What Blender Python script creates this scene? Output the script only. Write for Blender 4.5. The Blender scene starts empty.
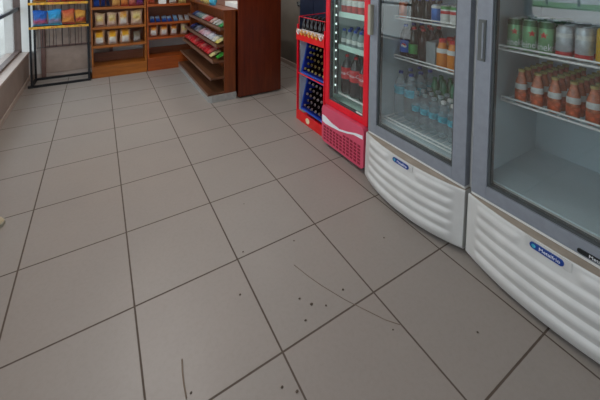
import bpy, bmesh, math, random
from mathutils import Vector, Matrix
random.seed(7)
S = bpy.context.scene
COL = S.collection
R = math.radians
PI = math.pi

# ------------------------------------------------------------------ camera
cam_d = bpy.data.cameras.new('camera')
cam = bpy.data.objects.new('camera', cam_d)
COL.objects.link(cam)
right = (0.8628092521850173, -0.5054945816721468, 0.005951658931126195)
up = (0.021550578721927432, 0.04854116891488955, 0.9985886678092867)
fwd = (0.5050700613783013, 0.8614632800186421, -0.05277547042747584)
cam.matrix_world = Matrix(((right[0], up[0], -fwd[0], 0.885),
                           (right[1], up[1], -fwd[1], -2.1),
                           (right[2], up[2], -fwd[2], 1.538),
                           (0, 0, 0, 1)))
cam_d.sensor_width = 36
cam_d.lens = 330.592 / 600 * 36
cam_d.shift_x = (300 - 291.193) / 600
cam_d.shift_y = (-10.502 - 200) / 600
cam_d.clip_start = 0.02
S.camera = cam

# ------------------------------------------------------------------ world, exposure
w = bpy.data.worlds.new('overcast_sky')
S.world = w
w.use_nodes = True
bg = w.node_tree.nodes['Background']
bg.inputs[0].default_value = (0.80, 0.90, 1.0, 1)
bg.inputs[1].default_value = 2.9
LAMP_W = 15.0
S.view_settings.view_transform = 'Standard'
S.view_settings.look = 'None'
S.view_settings.gamma = 1
S.view_settings.use_curve_mapping = False
S.view_settings.exposure = 0.0
S.cycles.transparent_max_bounces = 40
S.cycles.max_bounces = 10
S.cycles.caustics_reflective = False
S.cycles.caustics_refractive = False

# ------------------------------------------------------------------ materials
def srgb(r, g, b):
    f = lambda c: c / 12.92 if c <= .04045 else ((c + .055) / 1.055) ** 2.4
    return (f(r / 255), f(g / 255), f(b / 255), 1)

class NT:
    def __init__(self, name):
        self.m = bpy.data.materials.new(name)
        self.m.use_nodes = True
        self.t = self.m.node_tree
        self.b = self.t.nodes['Principled BSDF']
        self.out = self.t.nodes['Material Output']
    def n(self, typ, **kw):
        o = self.t.nodes.new(typ)
        for k, v in kw.items():
            setattr(o, k, v)
        return o
    def l(self, a, b):
        self.t.links.new(a, b)
    def math(self, op, a, b=None, c=None):
        o = self.n('ShaderNodeMath', operation=op)
        for i, v in enumerate((a, b, c)):
            if v is None: continue
            if isinstance(v, (int, float)): o.inputs[i].default_value = v
            else: self.l(v, o.inputs[i])
        return o.outputs[0]
    def mix(self, f, a, b):
        o = self.n('ShaderNodeMix', data_type='RGBA')
        for i, v in ((0, f), (6, a), (7, b)):
            if isinstance(v, (int, float, tuple)): o.inputs[i].default_value = v
            else: self.l(v, o.inputs[i])
        return o.outputs[2]
    def noise(self, vec, scale, detail=3, rough=.5):
        o = self.n('ShaderNodeTexNoise')
        o.inputs['Scale'].default_value = scale
        o.inputs['Detail'].default_value = detail
        o.inputs['Roughness'].default_value = rough
        if vec is not None: self.l(vec, o.inputs['Vector'])
        return o
    def ramp(self, f, stops, mode='LINEAR'):
        o = self.n('ShaderNodeValToRGB')
        o.color_ramp.interpolation = mode
        e = o.color_ramp.elements
        while len(e) > 1: e.remove(e[-1])
        e[0].position, e[0].color = stops[0]
        for p, c in stops[1:]:
            x = e.new(p); x.color = c
        self.l(f, o.inputs[0])
        return o.outputs[0]
    def coord(self, k='Object'):
        return self.n('ShaderNodeTexCoord').outputs[k]

def plain(name, c, rough=.5, metal=0, spec=.5, var=.08, scale=12, alpha=1, emis=None, es=0, bump=0):
    """base colour with a little noise so that nothing is perfectly flat"""
    k = NT(name)
    col = srgb(*c)
    if var:
        nz = k.noise(k.coord(), scale)
        dark = tuple(x * (1 - var * 2) for x in col[:3]) + (1,)
        lite = tuple(min(1, x * (1 + var * 1.2)) for x in col[:3]) + (1,)
        k.l(k.ramp(nz.outputs[0], [(.3, dark), (.7, lite)]), k.b.inputs['Base Color'])
        if bump:
            bp = k.n('ShaderNodeBump'); bp.inputs['Strength'].default_value = bump
            k.l(nz.outputs[0], bp.inputs['Height']); k.l(bp.outputs[0], k.b.inputs['Normal'])
    else:
        k.b.inputs['Base Color'].default_value = col
    k.b.inputs['Roughness'].default_value = rough
    k.b.inputs['Metallic'].default_value = metal
    k.b.inputs['Specular IOR Level'].default_value = spec
    k.b.inputs['Alpha'].default_value = alpha
    if emis:
        k.b.inputs['Emission Color'].default_value = srgb(*emis)
        k.b.inputs['Emission Strength'].default_value = es
    return k.m

def glass_mat(name, tint=(1, 1, 1), ior=1.5, rough=.0, haze=0, hazec=(200, 205, 205)):
    k = NT(name)
    k.t.nodes.remove(k.b)
    tr = k.n('ShaderNodeBsdfTransparent'); tr.inputs[0].default_value = (*tint, 1)
    gl = k.n('ShaderNodeBsdfGlossy'); gl.inputs['Roughness'].default_value = rough
    fr = k.n('ShaderNodeFresnel'); fr.inputs['IOR'].default_value = ior
    mx = k.n('ShaderNodeMixShader')
    geo = k.n('ShaderNodeNewGeometry')
    k.l(k.math('MULTIPLY', fr.outputs[0], k.math('SUBTRACT', 1.0, geo.outputs['Backfacing'])), mx.inputs[0]); k.l(tr.outputs[0], mx.inputs[1]); k.l(gl.outputs[0], mx.inputs[2])
    last = mx.outputs[0]
    if haze:
        df = k.n('ShaderNodeBsdfDiffuse'); df.inputs[0].default_value = srgb(*hazec)
        m2 = k.n('ShaderNodeMixShader'); m2.inputs[0].default_value = haze
        k.l(last, m2.inputs[1]); k.l(df.outputs[0], m2.inputs[2]); last = m2.outputs[0]
    k.l(last, k.out.inputs[0])
    return k.m

def wood_mat(name, a, b, axis='Z', scale=9, rough=.38):
    k = NT(name)
    mp = k.n('ShaderNodeMapping')
    sc = {'Z': (scale, scale, scale * .09), 'X': (scale * .09, scale, scale), 'Y': (scale, scale * .09, scale)}[axis]
    mp.inputs['Scale'].default_value = sc
    k.l(k.coord(), mp.inputs[0])
    n1 = k.noise(mp.outputs[0], 2.2, 6, .62)
    n2 = k.noise(mp.outputs[0], 14, 3, .6)
    f = k.math('ADD', k.math('MULTIPLY', n1.outputs[0], .75), k.math('MULTIPLY', n2.outputs[0], .25))
    k.l(k.ramp(f, [(.34, srgb(*a)), (.5, tuple((x + y) / 2 for x, y in zip(srgb(*a), srgb(*b)))), (.66, srgb(*b))]), k.b.inputs['Base Color'])
    k.b.inputs['Roughness'].default_value = rough
    return k.m

def tile_mat():
    k = NT('ceramic_floor_tiles')
    g = k.n('ShaderNodeNewGeometry').outputs['Position']
    sp = k.n('ShaderNodeSeparateXYZ'); k.l(g, sp.inputs[0])
    X = k.math('DIVIDE', sp.outputs[0], .5); Y = k.math('DIVIDE', sp.outputs[1], .5)
    def edge(v):
        fr = k.math('FRACT', k.math('ADD', v, 100.0))
        return k.math('MINIMUM', fr, k.math('SUBTRACT', 1.0, fr))
    d = k.math('MINIMUM', edge(X), edge(Y))
    wob = k.noise(g, 40, 2)
    d2 = k.math('ADD', d, k.math('MULTIPLY', k.math('SUBTRACT', wob.outputs[0], .5), .003))
    mr = k.n('ShaderNodeMapRange'); mr.interpolation_type = 'SMOOTHSTEP'
    k.l(d2, mr.inputs[0]); mr.inputs[1].default_value = .0055; mr.inputs[2].default_value = .0095
    tile = mr.outputs[0]
    cb = k.n('ShaderNodeCombineXYZ')
    k.l(k.math('FLOOR', k.math('ADD', X, 100.0)), cb.inputs[0]); k.l(k.math('FLOOR', k.math('ADD', Y, 100.0)), cb.inputs[1])
    wn = k.n('ShaderNodeTexWhiteNoise'); k.l(cb.outputs[0], wn.inputs['Vector'])
    big = k.noise(g, 1.6, 4, .6); fine = k.noise(g, 55, 4, .65)
    base = k.mix(big.outputs[0], TILE_A, TILE_B)
    base = k.mix(k.math('MULTIPLY', wn.outputs[0], .30), base, TILE_C)
    sm = k.ramp(fine.outputs[0], [(.30, (.95, .945, .94, 1)), (.55, (1, 1, 1, 1))])
    mul = k.n('ShaderNodeMix', data_type='RGBA', blend_type='MULTIPLY'); mul.inputs[0].default_value = 1
    k.l(base, mul.inputs[6]); k.l(sm, mul.inputs[7])
    # scuffs
    sc = k.noise(g, 9, 5, .7)
    scm = k.ramp(sc.outputs[0], [(.62, (0, 0, 0, 1)), (.78, (1, 1, 1, 1))])
    base2 = k.mix(k.math('MULTIPLY', scm, .14), mul.outputs[2], srgb(120, 108, 98))
    k.l(k.mix(tile, srgb(84, 72, 63), base2), k.b.inputs['Base Color'])
    rr = k.math('ADD', .30, k.math('MULTIPLY', big.outputs[0], .22))
    k.l(k.math('ADD', k.math('MULTIPLY', k.math('SUBTRACT', 1.0, tile), .4), rr), k.b.inputs['Roughness'])
    bp = k.n('ShaderNodeBump'); bp.inputs['Strength'].default_value = .35; bp.inputs['Distance'].default_value = .004
    k.l(tile, bp.inputs['Height']); k.l(bp.outputs[0], k.b.inputs['Normal'])
    k.b.inputs['Specular IOR Level'].default_value = .4
    return k.m
TILE_A, TILE_B, TILE_C = srgb(154, 144, 136), srgb(140, 132, 126), srgb(148, 144, 138)

_bagc = {}
def bag_mat(stops, mess=.25, scale=16, rough=.28, alt=None, side=None):
    """printed plastic bag: horizontal bands broken up by the print and the crinkles"""
    key = str((stops, mess, scale, alt, side))
    if key in _bagc: return _bagc[key]
    k = NT('printed_bag_plastic')
    gc = k.coord('Generated')
    sp = k.n('ShaderNodeSeparateXYZ'); k.l(gc, sp.inputs[0])
    nz = k.noise(gc, scale * .45, 4, .65)
    f = k.math('ADD', sp.outputs[2], k.math('MULTIPLY', k.math('SUBTRACT', nz.outputs[0], .5), mess * 2))
    c = k.ramp(f, [(p, srgb(*q)) for p, q in stops])
    if alt:
        vo = k.n('ShaderNodeTexVoronoi'); vo.inputs['Scale'].default_value = scale * .6
        k.l(gc, vo.inputs['Vector'])
        c = k.mix(k.ramp(vo.outputs['Distance'], [(.28, (.8, .8, .8, 1)), (.42, (0, 0, 0, 1))]), c, srgb(*alt))
    if side:
        n3 = k.noise(gc, scale * 1.1, 4, .7)
        d = k.math('ABSOLUTE', k.math('SUBTRACT', sp.outputs[1], .5))
        d = k.math('ADD', d, k.math('MULTIPLY', k.math('SUBTRACT', n3.outputs[0], .5), .55))
        sc = k.ramp(n3.outputs[0], [(.38, srgb(*[q * .5 for q in side])), (.5, srgb(*side)), (.62, srgb(246, 226, 200))])
        c = k.mix(k.ramp(d, [(.27, (0, 0, 0, 1)), (.34, (1, 1, 1, 1))]), c, sc)
    k.l(c, k.b.inputs['Base Color'])
    k.b.inputs['Roughness'].default_value = rough
    n2 = k.noise(gc, scale, 4)
    bp = k.n('ShaderNodeBump'); bp.inputs['Strength'].default_value = .8; bp.inputs['Distance'].default_value = .04
    k.l(n2.outputs[0], bp.inputs['Height']); k.l(bp.outputs[0], k.b.inputs['Normal'])
    _bagc[key] = k.m
    return k.m

M = dict(
    tile=tile_mat(),
    wall_beige=plain('beige_wall_paint', (176, 160, 150), .7, var=.05, scale=3),
    wall_back=plain('pale_wall_paint', (206, 202, 198), .7, var=.05, scale=3),
    wall_olive=plain('grey_wall_paint', (112, 104, 94), .7, var=.08, scale=2.5),
    plinth=plain('low_wall_plaster', (150, 135, 126), .65, var=.06, scale=4),
    ledge=plain('ledge_stone', (176, 160, 150), .5, var=.05, scale=4),
    ceil=plain('ceiling_paint', (225, 225, 222), .8, var=.03),
    frame_brown=plain('brown_window_frame', (96, 78, 72), .5),
    rail=plain('dark_steel_rail', (52, 56, 62), .4, .3),
    black=plain('black_steel', (30, 32, 36), .45, .3, var=.15),
    tagc=plain('printed_price_tag', (206, 130, 60), .5, var=.2),
    yellow=plain('yellow_price_strip', (214, 160, 48), .4, var=.2, scale=30),
    door_panel=plain('door_panel_paint', (152, 134, 122), .6, var=.06),
    door_post=plain('door_post_wood', (112, 84, 76), .6),
    wood_o=wood_mat('orange_brown_wood', (122, 66, 16), (172, 100, 30), 'X', 8),
    wood_r=wood_mat('reddish_brown_wood', (122, 52, 12), (178, 86, 26), 'X', 8),
    wood_d=wood_mat('dark_brown_board', (112, 62, 34), (154, 92, 54), 'X', 8),
    wood_v=wood_mat('dark_red_brown_veneer', (72, 24, 8), (112, 46, 20), 'Z', 10, .3),
    wood_e=wood_mat('brown_end_board', (92, 42, 14), (132, 66, 24), 'Z', 10, .35),
    wood_y=wood_mat('brown_shelf_laminate', (76, 46, 30), (112, 74, 50), 'Y', 8, .35),
    kick=plain('brushed_steel_kick', (176, 180, 178), .35, .35, var=.08, scale=20),
    edge=plain('shelf_edge_laminate', (116, 86, 70), .4),
    white=plain('white_paint', (226, 226, 222), .4, var=.02),
    navy=plain('navy_panel', (30, 40, 62), .4, var=.1),
    red=plain('red_enamel', (226, 14, 40), .3, var=.05),
    redb=plain('bright_red_sheet', (222, 28, 30), .35, var=.06),
    pink=plain('reflection_pink_plastic', (214, 80, 108), .4, var=.05, scale=6),  # pinkish reflection on the red panel put into its colour
    pinkd=plain('grille_shadow_plastic', (140, 20, 48), .6),
    mint=plain('pale_cooler_lining', (192, 220, 210), .4, var=.02),
    mintw=plain('pale_price_rail', (206, 236, 226), .35, var=.02, emis=(206, 236, 226), es=0),
    lining=plain('grey_cooler_lining', (190, 207, 212), .45, var=.04, scale=5),
    alu=plain('grey_aluminium', (140, 146, 155), .42, .15, var=.04, scale=30),
    alud=plain('dark_gasket_rubber', (74, 79, 80), .6),
    gasket=plain('grey_gasket', (96, 100, 98), .6),
    handle=plain('beige_handle_plastic', (172, 168, 152), .5),
    cream=plain('cream_white_plastic', (203, 203, 200), .38, var=.04, scale=7),
    dustledge=plain('dusty_ledge', (164, 152, 138), .6, var=.08, scale=18),
    wire=plain('white_coated_wire', (240, 241, 238), .35, var=0),
    blue_badge=plain('blue_badge_enamel', (22, 62, 140), .3, var=.03),
    lettering=plain('white_lettering', (235, 238, 242), .4, var=0),
    blackbadge=plain('black_badge', (24, 28, 30), .35, var=.05),
    crate=plain('blue_crate_plastic', (22, 44, 150), .4, var=.08),
    amber=plain('dark_beer_glass', (20, 12, 12), .12, var=.1, spec=.6),
    darkgreen=plain('dark_green_glass', (14, 34, 26), .15, var=.1, spec=.6),
    capgold=plain('gold_crown_cap', (196, 180, 112), .35, .3, var=.1),
    capsilver=plain('pale_crown_cap', (190, 172, 170), .35, .3, var=.1),
    capred=plain('red_cap', (196, 24, 32), .4),
    capblue=plain('blue_cap', (30, 78, 170), .4),
    clearcap=plain('pale_grey_cap', (150, 172, 176), .4),
    capwhite=plain('white_cap', (228, 230, 228), .4),
    capgreen=plain('green_cap', (26, 110, 62), .4),
    capblack=plain('black_cap', (26, 28, 30), .4),
    cola=plain('cola_filled_bottle', (34, 16, 14), .1, var=.1, spec=.6),
    water=glass_mat('water_bottle_plastic', (.84, .90, .92), 1.35, .05, haze=.25, hazec=(200, 214, 218)),
    clearbottle=glass_mat('clear_bottle_plastic', (.88, .94, .94), 1.4, .05, haze=.42, hazec=(200, 214, 214)),
    greenpet=plain('green_bottle_plastic', (34, 128, 84), .15, var=.1, spec=.6),
    orange=plain('orange_juice', (222, 134, 32), .25, var=.08),
    redjuice=plain('red_juice', (200, 52, 40), .25, var=.08),
    label_lb=plain('light_blue_label', (70, 178, 200), .4, var=.25, scale=40),
    label_b=plain('royal_blue_label', (26, 92, 188), .4, var=.12, scale=40),
    label_g=plain('green_label', (58, 150, 70), .4, var=.2, scale=40),
    label_r=plain('red_label', (206, 40, 46), .4, var=.06, scale=40),
    label_w=plain('white_label', (222, 224, 220), .4, var=.1, scale=60),
    label_o=plain('orange_label', (214, 96, 50), .4, var=.3, scale=40),
    can_g=plain('green_can', (122, 178, 126), .3, .3, var=.08, scale=20),
    can_gd=plain('dark_green_can_top', (20, 96, 52), .3, .3, var=.08),
    can_w=plain('pale_grey_can', (196, 202, 206), .3, .35, var=.1, scale=40),
    can_y=plain('yellow_can', (222, 178, 40), .3, .2, var=.06),
    can_o=plain('orange_can', (216, 104, 52), .3, .2, var=.08),
    can_b=plain('blue_can', (44, 116, 200), .3, .2, var=.1),
    canlid=plain('aluminium_can_lid', (184, 188, 190), .3, .8, var=.03),
    star=plain('red_star_print', (210, 40, 40), .4, var=0),
    amberorange=plain('orange_soft_drink', (206, 124, 92), .2, var=.3, scale=40),
    dustbox=plain('grey_carton', (150, 160, 162), .6),
    crumb=plain('dark_crumb', (92, 78, 66), .8, var=.2),
    twig=plain('brown_straw', (118, 102, 88), .8),
    shoe=plain('cream_shoe_leather', (186, 174, 146), .55),
    shoet=plain('tan_shoe_trim', (150, 122, 84), .6),
    sole=plain('pale_sole', (150, 146, 132), .6),
    asphalt=plain('pale_paving', (176, 170, 162), .85, var=.08, scale=.6),
    line=plain('white_road_paint', (236, 236, 232), .7, var=.03),
    grass=plain('verge_grass', (92, 140, 78), .9, var=.25, scale=2),
    plaster=plain('pale_plaster', (212, 214, 216), .8, var=.04, scale=2),
    leds=plain('led_lens', (255, 255, 255), .3, var=0, emis=(240, 255, 250), es=1.6),
    ledbar=plain('led_strip_bar', (70, 80, 80), .5),
    lampd=plain('fill_lamp_diffuser', (255, 255, 255), .4, var=0, emis=(255, 250, 240), es=3.0),
    pane=glass_mat('window_pane', (.93, .95, .95), 1.45),
    pane_c=glass_mat('cooler_door_pane', (.94, .97, .97), 2.5, .0, haze=.015),
    pane_k=glass_mat('red_cooler_door_pane', (.92, .96, .95), 1.6, .0, haze=.02),
)

# ------------------------------------------------------------------ mesh builder
class MB:
    def __init__(self):
        self.bm = bmesh.new()
        self.mi = 0
    def _f(self, fs):
        for f in fs: f.material_index = self.mi
    def box(self, x0, x1, y0, y1, z0, z1, bev=0, mi=None):
        if mi is not None: self.mi = mi
        r = bmesh.ops.create_cube(self.bm, size=1)
        vs = r['verts']
        for v in vs:
            v.co = Vector(((x0 + x1) / 2 + v.co.x * (x1 - x0), (y0 + y1) / 2 + v.co.y * (y1 - y0), (z0 + z1) / 2 + v.co.z * (z1 - z0)))
        fs = list({f for v in vs for f in v.link_faces})
        self._f(fs)
        if bev:
            es = list({e for v in vs for e in v.link_edges})
            rr = bmesh.ops.bevel(self.bm, geom=es, offset=bev, segments=2, affect='EDGES', profile=.7)
            self._f(rr['faces'])
        return self
    def lathe(self, prof, seg=20, c=(0, 0, 0), close=True, mi=None):
        """prof: [(r, z), ...] bottom to top round a vertical axis"""
        if mi is not None: self.mi = mi
        rings = []
        for r, z in prof:
            if r < 1e-6:
                rings.append([self.bm.verts.new((c[0], c[1], c[2] + z))])
            else:
                rings.append([self.bm.verts.new((c[0] + r * math.cos(2 * PI * i / seg), c[1] + r * math.sin(2 * PI * i / seg), c[2] + z)) for i in range(seg)])
        fs = []
        for a, b in zip(rings, rings[1:]):
            for i in range(seg):
                j = (i + 1) % seg
                q = [a[i % len(a)], a[j % len(a)], b[j % len(b)], b[i % len(b)]]
                u = []
                for v in q:
                    if v not in u: u.append(v)
                if len(u) > 2: fs.append(self.bm.faces.new(u))
        if close:
            for g, flip in ((rings[0], 1), (rings[-1], 0)):
                if len(g) > 2: fs.append(self.bm.faces.new(g[::-1] if flip else g))
        self._f(fs)
        return self
    def tube(self, pts, r, seg=8, mi=None):
        if mi is not None: self.mi = mi
        pts = [Vector(p) for p in pts]
        rings = []
        for i, p in enumerate(pts):
            d = (pts[min(i + 1, len(pts) - 1)] - pts[max(i - 1, 0)]).normalized()
            a = d.cross(Vector((0, 0, 1)))
            if a.length < .05: a = d.cross(Vector((1, 0, 0)))
            a.normalize(); b = d.cross(a)
            rings.append([self.bm.verts.new(p + r * (a * math.cos(2 * PI * k / seg) + b * math.sin(2 * PI * k / seg))) for k in range(seg)])
        fs = []
        for a, b in zip(rings, rings[1:]):
            for k in range(seg):
                fs.append(self.bm.faces.new((a[k], a[(k + 1) % seg], b[(k + 1) % seg], b[k])))
        fs.append(self.bm.faces.new(rings[0][::-1])); fs.append(self.bm.faces.new(rings[-1]))
        self._f(fs)
        return self
    def prism(self, poly, axis, a, b, mi=None):
        """poly in the two other axes (order xyz), extruded along axis from a to b"""
        if mi is not None: self.mi = mi
        def P(u, v, t):
            return {'x': (t, u, v), 'y': (u, t, v), 'z': (u, v, t)}[axis]
        A = [self.bm.verts.new(P(u, v, a)) for u, v in poly]
        B = [self.bm.verts.new(P(u, v, b)) for u, v in poly]
        fs = [self.bm.faces.new(A), self.bm.faces.new(B[::-1])]
        n = len(poly)
        for i in range(n):
            fs.append(self.bm.faces.new((A[i], B[i], B[(i + 1) % n], A[(i + 1) % n])))
        self._f(fs)
        return self
    def ball(self, c, rx, ry, rz, sub=2, jit=0, mi=None):
        if mi is not None: self.mi = mi
        r = bmesh.ops.create_icosphere(self.bm, subdivisions=sub, radius=1)
        for v in r['verts']:
            k = 1 + random.uniform(-jit, jit)
            v.co = Vector((c[0] + v.co.x * rx * k, c[1] + v.co.y * ry * k, c[2] + v.co.z * rz * k))
        self._f({f for v in r['verts'] for f in v.link_faces})
        return self
    def grid(self, fn, nu, nv, mi=None):
        if mi is not None: self.mi = mi
        V = [[self.bm.verts.new(fn(i / nu, j / nv)) for i in range(nu + 1)] for j in range(nv + 1)]
        fs = []
        for j in range(nv):
            for i in range(nu):
                fs.append(self.bm.faces.new((V[j][i], V[j][i + 1], V[j + 1][i + 1], V[j + 1][i])))
        self._f(fs)
        return V
    def build(self, name, mats, parent=None, smooth=False, loc=None, weld=0):
        if weld: bmesh.ops.remove_doubles(self.bm, verts=self.bm.verts, dist=weld)
        bmesh.ops.recalc_face_normals(self.bm, faces=self.bm.faces)
        me = bpy.data.meshes.new(name)
        self.bm.to_mesh(me); self.bm.free()
        if not isinstance(mats, (list, tuple)): mats = [mats]
        for m in mats: me.materials.append(m)
        if smooth:
            for p in me.polygons: p.use_smooth = True
            try: me.set_sharp_from_angle(angle=R(38))
            except Exception: pass
        o = bpy.data.objects.new(name, me)
        COL.objects.link(o)
        if parent: o.parent = parent
        if loc is not None: o.location = loc
        return o

def thing(name, label, cat, loc=(0, 0, 0), rot=(0, 0, 0), group=None):
    o = bpy.data.objects.new(name, None)
    o.empty_display_size = .05
    COL.objects.link(o)
    o.location = loc; o.rotation_euler = rot
    return tag(o, label, cat, group)
def tag(o, label, cat, group=None):
    o['label'] = label; o['category'] = cat
    if group: o['group'] = group
    return o
def struct(o):
    o['kind'] = 'structure'
    return o
def copy_tree(o, loc=None, rot=None, label=None, group=None, parent=None):
    c = o.copy(); COL.objects.link(c)
    if parent: c.parent = parent
    if loc is not None: c.location = loc
    if rot is not None: c.rotation_euler = rot
    if label: c['label'] = label
    if group: c['group'] = group
    for ch in list(o.children):
        copy_tree(ch, parent=c)
    return c
class Proto:
    """the first placement moves the prototype itself, later ones copy it with its parts"""
    def __init__(self, o): self.o = o; self.used = False
    def put(self, loc, label, group=None, rot=(0, 0, 0)):
        if not self.used:
            self.used = True
            o = self.o; o.location = loc; o.rotation_euler = rot; o['label'] = label
            if group: o['group'] = group
            return o
        return copy_tree(self.o, loc, rot, label, group)
ORD = ['first', 'second', 'third', 'fourth', 'fifth', 'sixth', 'seventh', 'eighth', 'ninth', 'tenth', 'eleventh', 'twelfth']

def text_verts(s, size, extrude=.0006):
    cu = bpy.data.curves.new('lettering', 'FONT')
    cu.body = s; cu.size = size; cu.extrude = extrude; cu.align_x = 'CENTER'; cu.align_y = 'CENTER'; cu.resolution_u = 3
    o = bpy.data.objects.new('lettering', cu); COL.objects.link(o)
    dg = bpy.context.evaluated_depsgraph_get(); dg.update()
    me = bpy.data.meshes.new_from_object(o.evaluated_get(dg))
    bpy.data.objects.remove(o); bpy.data.curves.remove(cu)
    return me
def text_on(s, size, fn, name, mat, parent, extrude=.0006):
    """lettering mesh, each point (u, v, n) placed by fn"""
    me = text_verts(s, size, extrude)
    for v in me.vertices:
        v.co = Vector(fn(v.co.x, v.co.y, v.co.z))
    me.materials.clear(); me.materials.append(mat); me.name = name
    o = bpy.data.objects.new(name, me); COL.objects.link(o)
    if parent: o.parent = parent
    return o
def wrap(r, z0, a0, flip=1):
    return lambda u, v, n: ((r + n) * math.cos(a0 + u / r), (r + n) * math.sin(a0 + u / r), z0 + v)

# ================================================================== SETTING
struct(MB().box(-.30, 3.72, -4.6, 3.82, -.12, 0).build('floor', M['tile']))
# low wall and ledge on the left; the big pane stands on the ledge
struct(MB().box(-.22, .03, 1.45, 3.7, 0, .385).build('wall_left', M['plinth']))
struct(MB().box(-.22, .045, 1.45, 3.7, .385, .412, .004).build('trim_1', M['ledge']))
struct(MB().box(.03, .042, 1.45, 3.7, 0, .06, .003).build('baseboard_left', M['ledge']))
wf = MB()
wf.box(-.11, -.032, 3.64, 3.70, .412, 2.7)
wf.box(-.11, -.05, 1.45, 1.51, .412, 2.7)
wf.box(-.11, -.05, 1.51, 3.64, .412, .44)
wf.box(-.11, -.05, 1.51, 3.64, 2.62, 2.70)
win = struct(wf.build('window_1', M['frame_brown']))
MB().box(-.083, -.077, 1.51, 3.64, .44, 2.62).build('pane', M['pane'], win)
MB().box(-.075, -.045, 1.48, 3.639, .995, 1.035, .004).build('rail', M['rail'], win)
# the rest of the left side: pier, sill-high wall and a rounded window beside the viewer
struct(MB().box(-.22, .03, -.12, 1.45, 0, 2.8).build('wall_left', M['wall_beige']))
def rounded(y0, y1, z0, z1, r, n=6):
    p = []
    for cy, cz, a in ((y0 + r, z0 + r, PI), (y1 - r, z0 + r, 1.5 * PI), (y1 - r, z1 - r, 0), (y0 + r, z1 - r, .5 * PI)):
        for i in range(n + 1):
            t = a + i / n * PI / 2
            p.append((cy + r * math.cos(t), cz + r * math.sin(t)))
    return p
def ring_prism(mb, outer, inner, x0, x1):
    V = [[mb.bm.verts.new((x, u, v)) for u, v in poly] for x in (x0, x1) for poly in (outer, inner)]
    n = len(outer)
    for i in range(n):
        j = (i + 1) % n
        mb.bm.faces.new((V[0][i], V[0][j], V[1][j], V[1][i]))
        mb.bm.faces.new((V[2][i], V[3][i], V[3][j], V[2][j]))
        mb.bm.faces.new((V[0][i], V[2][i], V[2][j], V[0][j]))
        mb.bm.faces.new((V[1][i], V[1][j], V[3][j], V[3][i]))
    return mb
def sq(y0, y1, z0, z1, n=6):
    p = []
    for cy, cz in ((y0, z0), (y1, z0), (y1, z1), (y0, z1)):
        p += [(cy, cz)] * (n + 1)
    return p
OY0, OY1, OZ0, OZ1 = -2.6, -.16, 1.0, 2.45
lw = MB(); ring_prism(lw, sq(-4.6, -.12, 0, 2.8), rounded(OY0, OY1, OZ0, OZ1, .10), -.16, .03)
struct(lw.build('wall_left', M['wall_beige'], weld=1e-5))
w2 = MB(); ring_prism(w2, rounded(OY0, OY1, OZ0, OZ1, .10), rounded(OY0 + .025, OY1 - .025, OZ0 + .025, OZ1 - .025, .08), -.09, .035)
struct(w2.build('window_2', M['rail'], weld=1e-6))
# back wall, and the boarded door seen through the rack
struct(MB().box(-.22, 3.72, 3.7, 3.82, 0, 2.8).build('wall_back', M['wall_back']))
dr = MB()
dr.box(.175, .225, 3.655, 3.70, 0, 2.1, mi=0)
dr.box(1.02, 1.07, 3.655, 3.70, 0, 2.1)
dr.box(.175, 1.07, 3.655, 3.70, 2.1, 2.16)
dr.box(.225, 1.02, 3.675, 3.70, .075, .44, mi=1)
dr.box(.225, 1.02, 3.665, 3.70, .44, .47, mi=0)
nb = 8
for i in range(nb):
    a = .225 + (1.02 - .225) * i / nb
    dr.box(a + .004, a + (1.02 - .225) / nb - .004, 3.678, 3.70, .47, 2.1, mi=1)
dr.box(.225, 1.02, 3.69, 3.699, .47, 2.1, mi=0)
struct(dr.build('door_1', [M['door_post'], M['door_panel']]))
struct(MB().box(.03, 3.6, 3.684, 3.70, 0, .072).build('baseboard_back', M['ledge']))
struct(MB().box(-.03, .135, 3.63, 3.70, .412, 2.8).build('trim_corner', M['white']))
struct(MB().box(3.6, 3.72, -4.6, 3.7, 0, 2.8).build('wall_right', M['wall_olive']))
struct(MB().box(3.585, 3.6, -4.6, 3.684, 0, .07, .003).build('baseboard_right', M['ledge']))
struct(MB().box(-.22, 3.72, -4.6, 3.82, 2.8, 2.9).build('ceiling', M['ceil']))
# unseen shop front behind the viewer; opening narrowed to darken the right-hand side
fr = MB()
fr.box(-.22, .35, -4.7, -4.6, 0, 2.8); fr.box(1.5, 3.72, -4.7, -4.6, 0, 2.8); fr.box(.35, 1.5, -4.7, -4.6, 2.45, 2.8)
struct(fr.build('wall_front', M['wall_beige']))
# outdoors
struct(MB().box(-40, 30, -40, 40, -.24, -.121).build('ground', M['asphalt']))
struct(MB().box(-17.5, -14.6, -20, 30, -.121, -.04).build('verge', M['grass']))
for i in range(9):
    y = -10 + i * 2.6
    struct(MB().prism([(-12.2, y), (-12.05, y), (-7.05, y + 1.9), (-7.2, y + 1.9)], 'z', -.121, -.113).build('trim_%d' % (i + 2), M['line']))
struct(MB().box(-18.5, -18.2, -25, 35, -.12, 1.1).build('wall_far', M['plaster']))
for i in range(8):
    y = -2 + i * 1.3
    tag(MB().lathe([(.05, 0), (.05, 1.6), (0, 1.62)], 10, (-15.4, y, -.04)).build('fence_post', M['rail'], smooth=True),
        'dark post on the grass verge outside, %s from the near end' % ORD[i], 'post', 'posts along the verge')
struct(MB().box(-.46, -.38, 5.0, 9.5, -.12, 2.9).build('wall_outside', M['plaster']))

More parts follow.
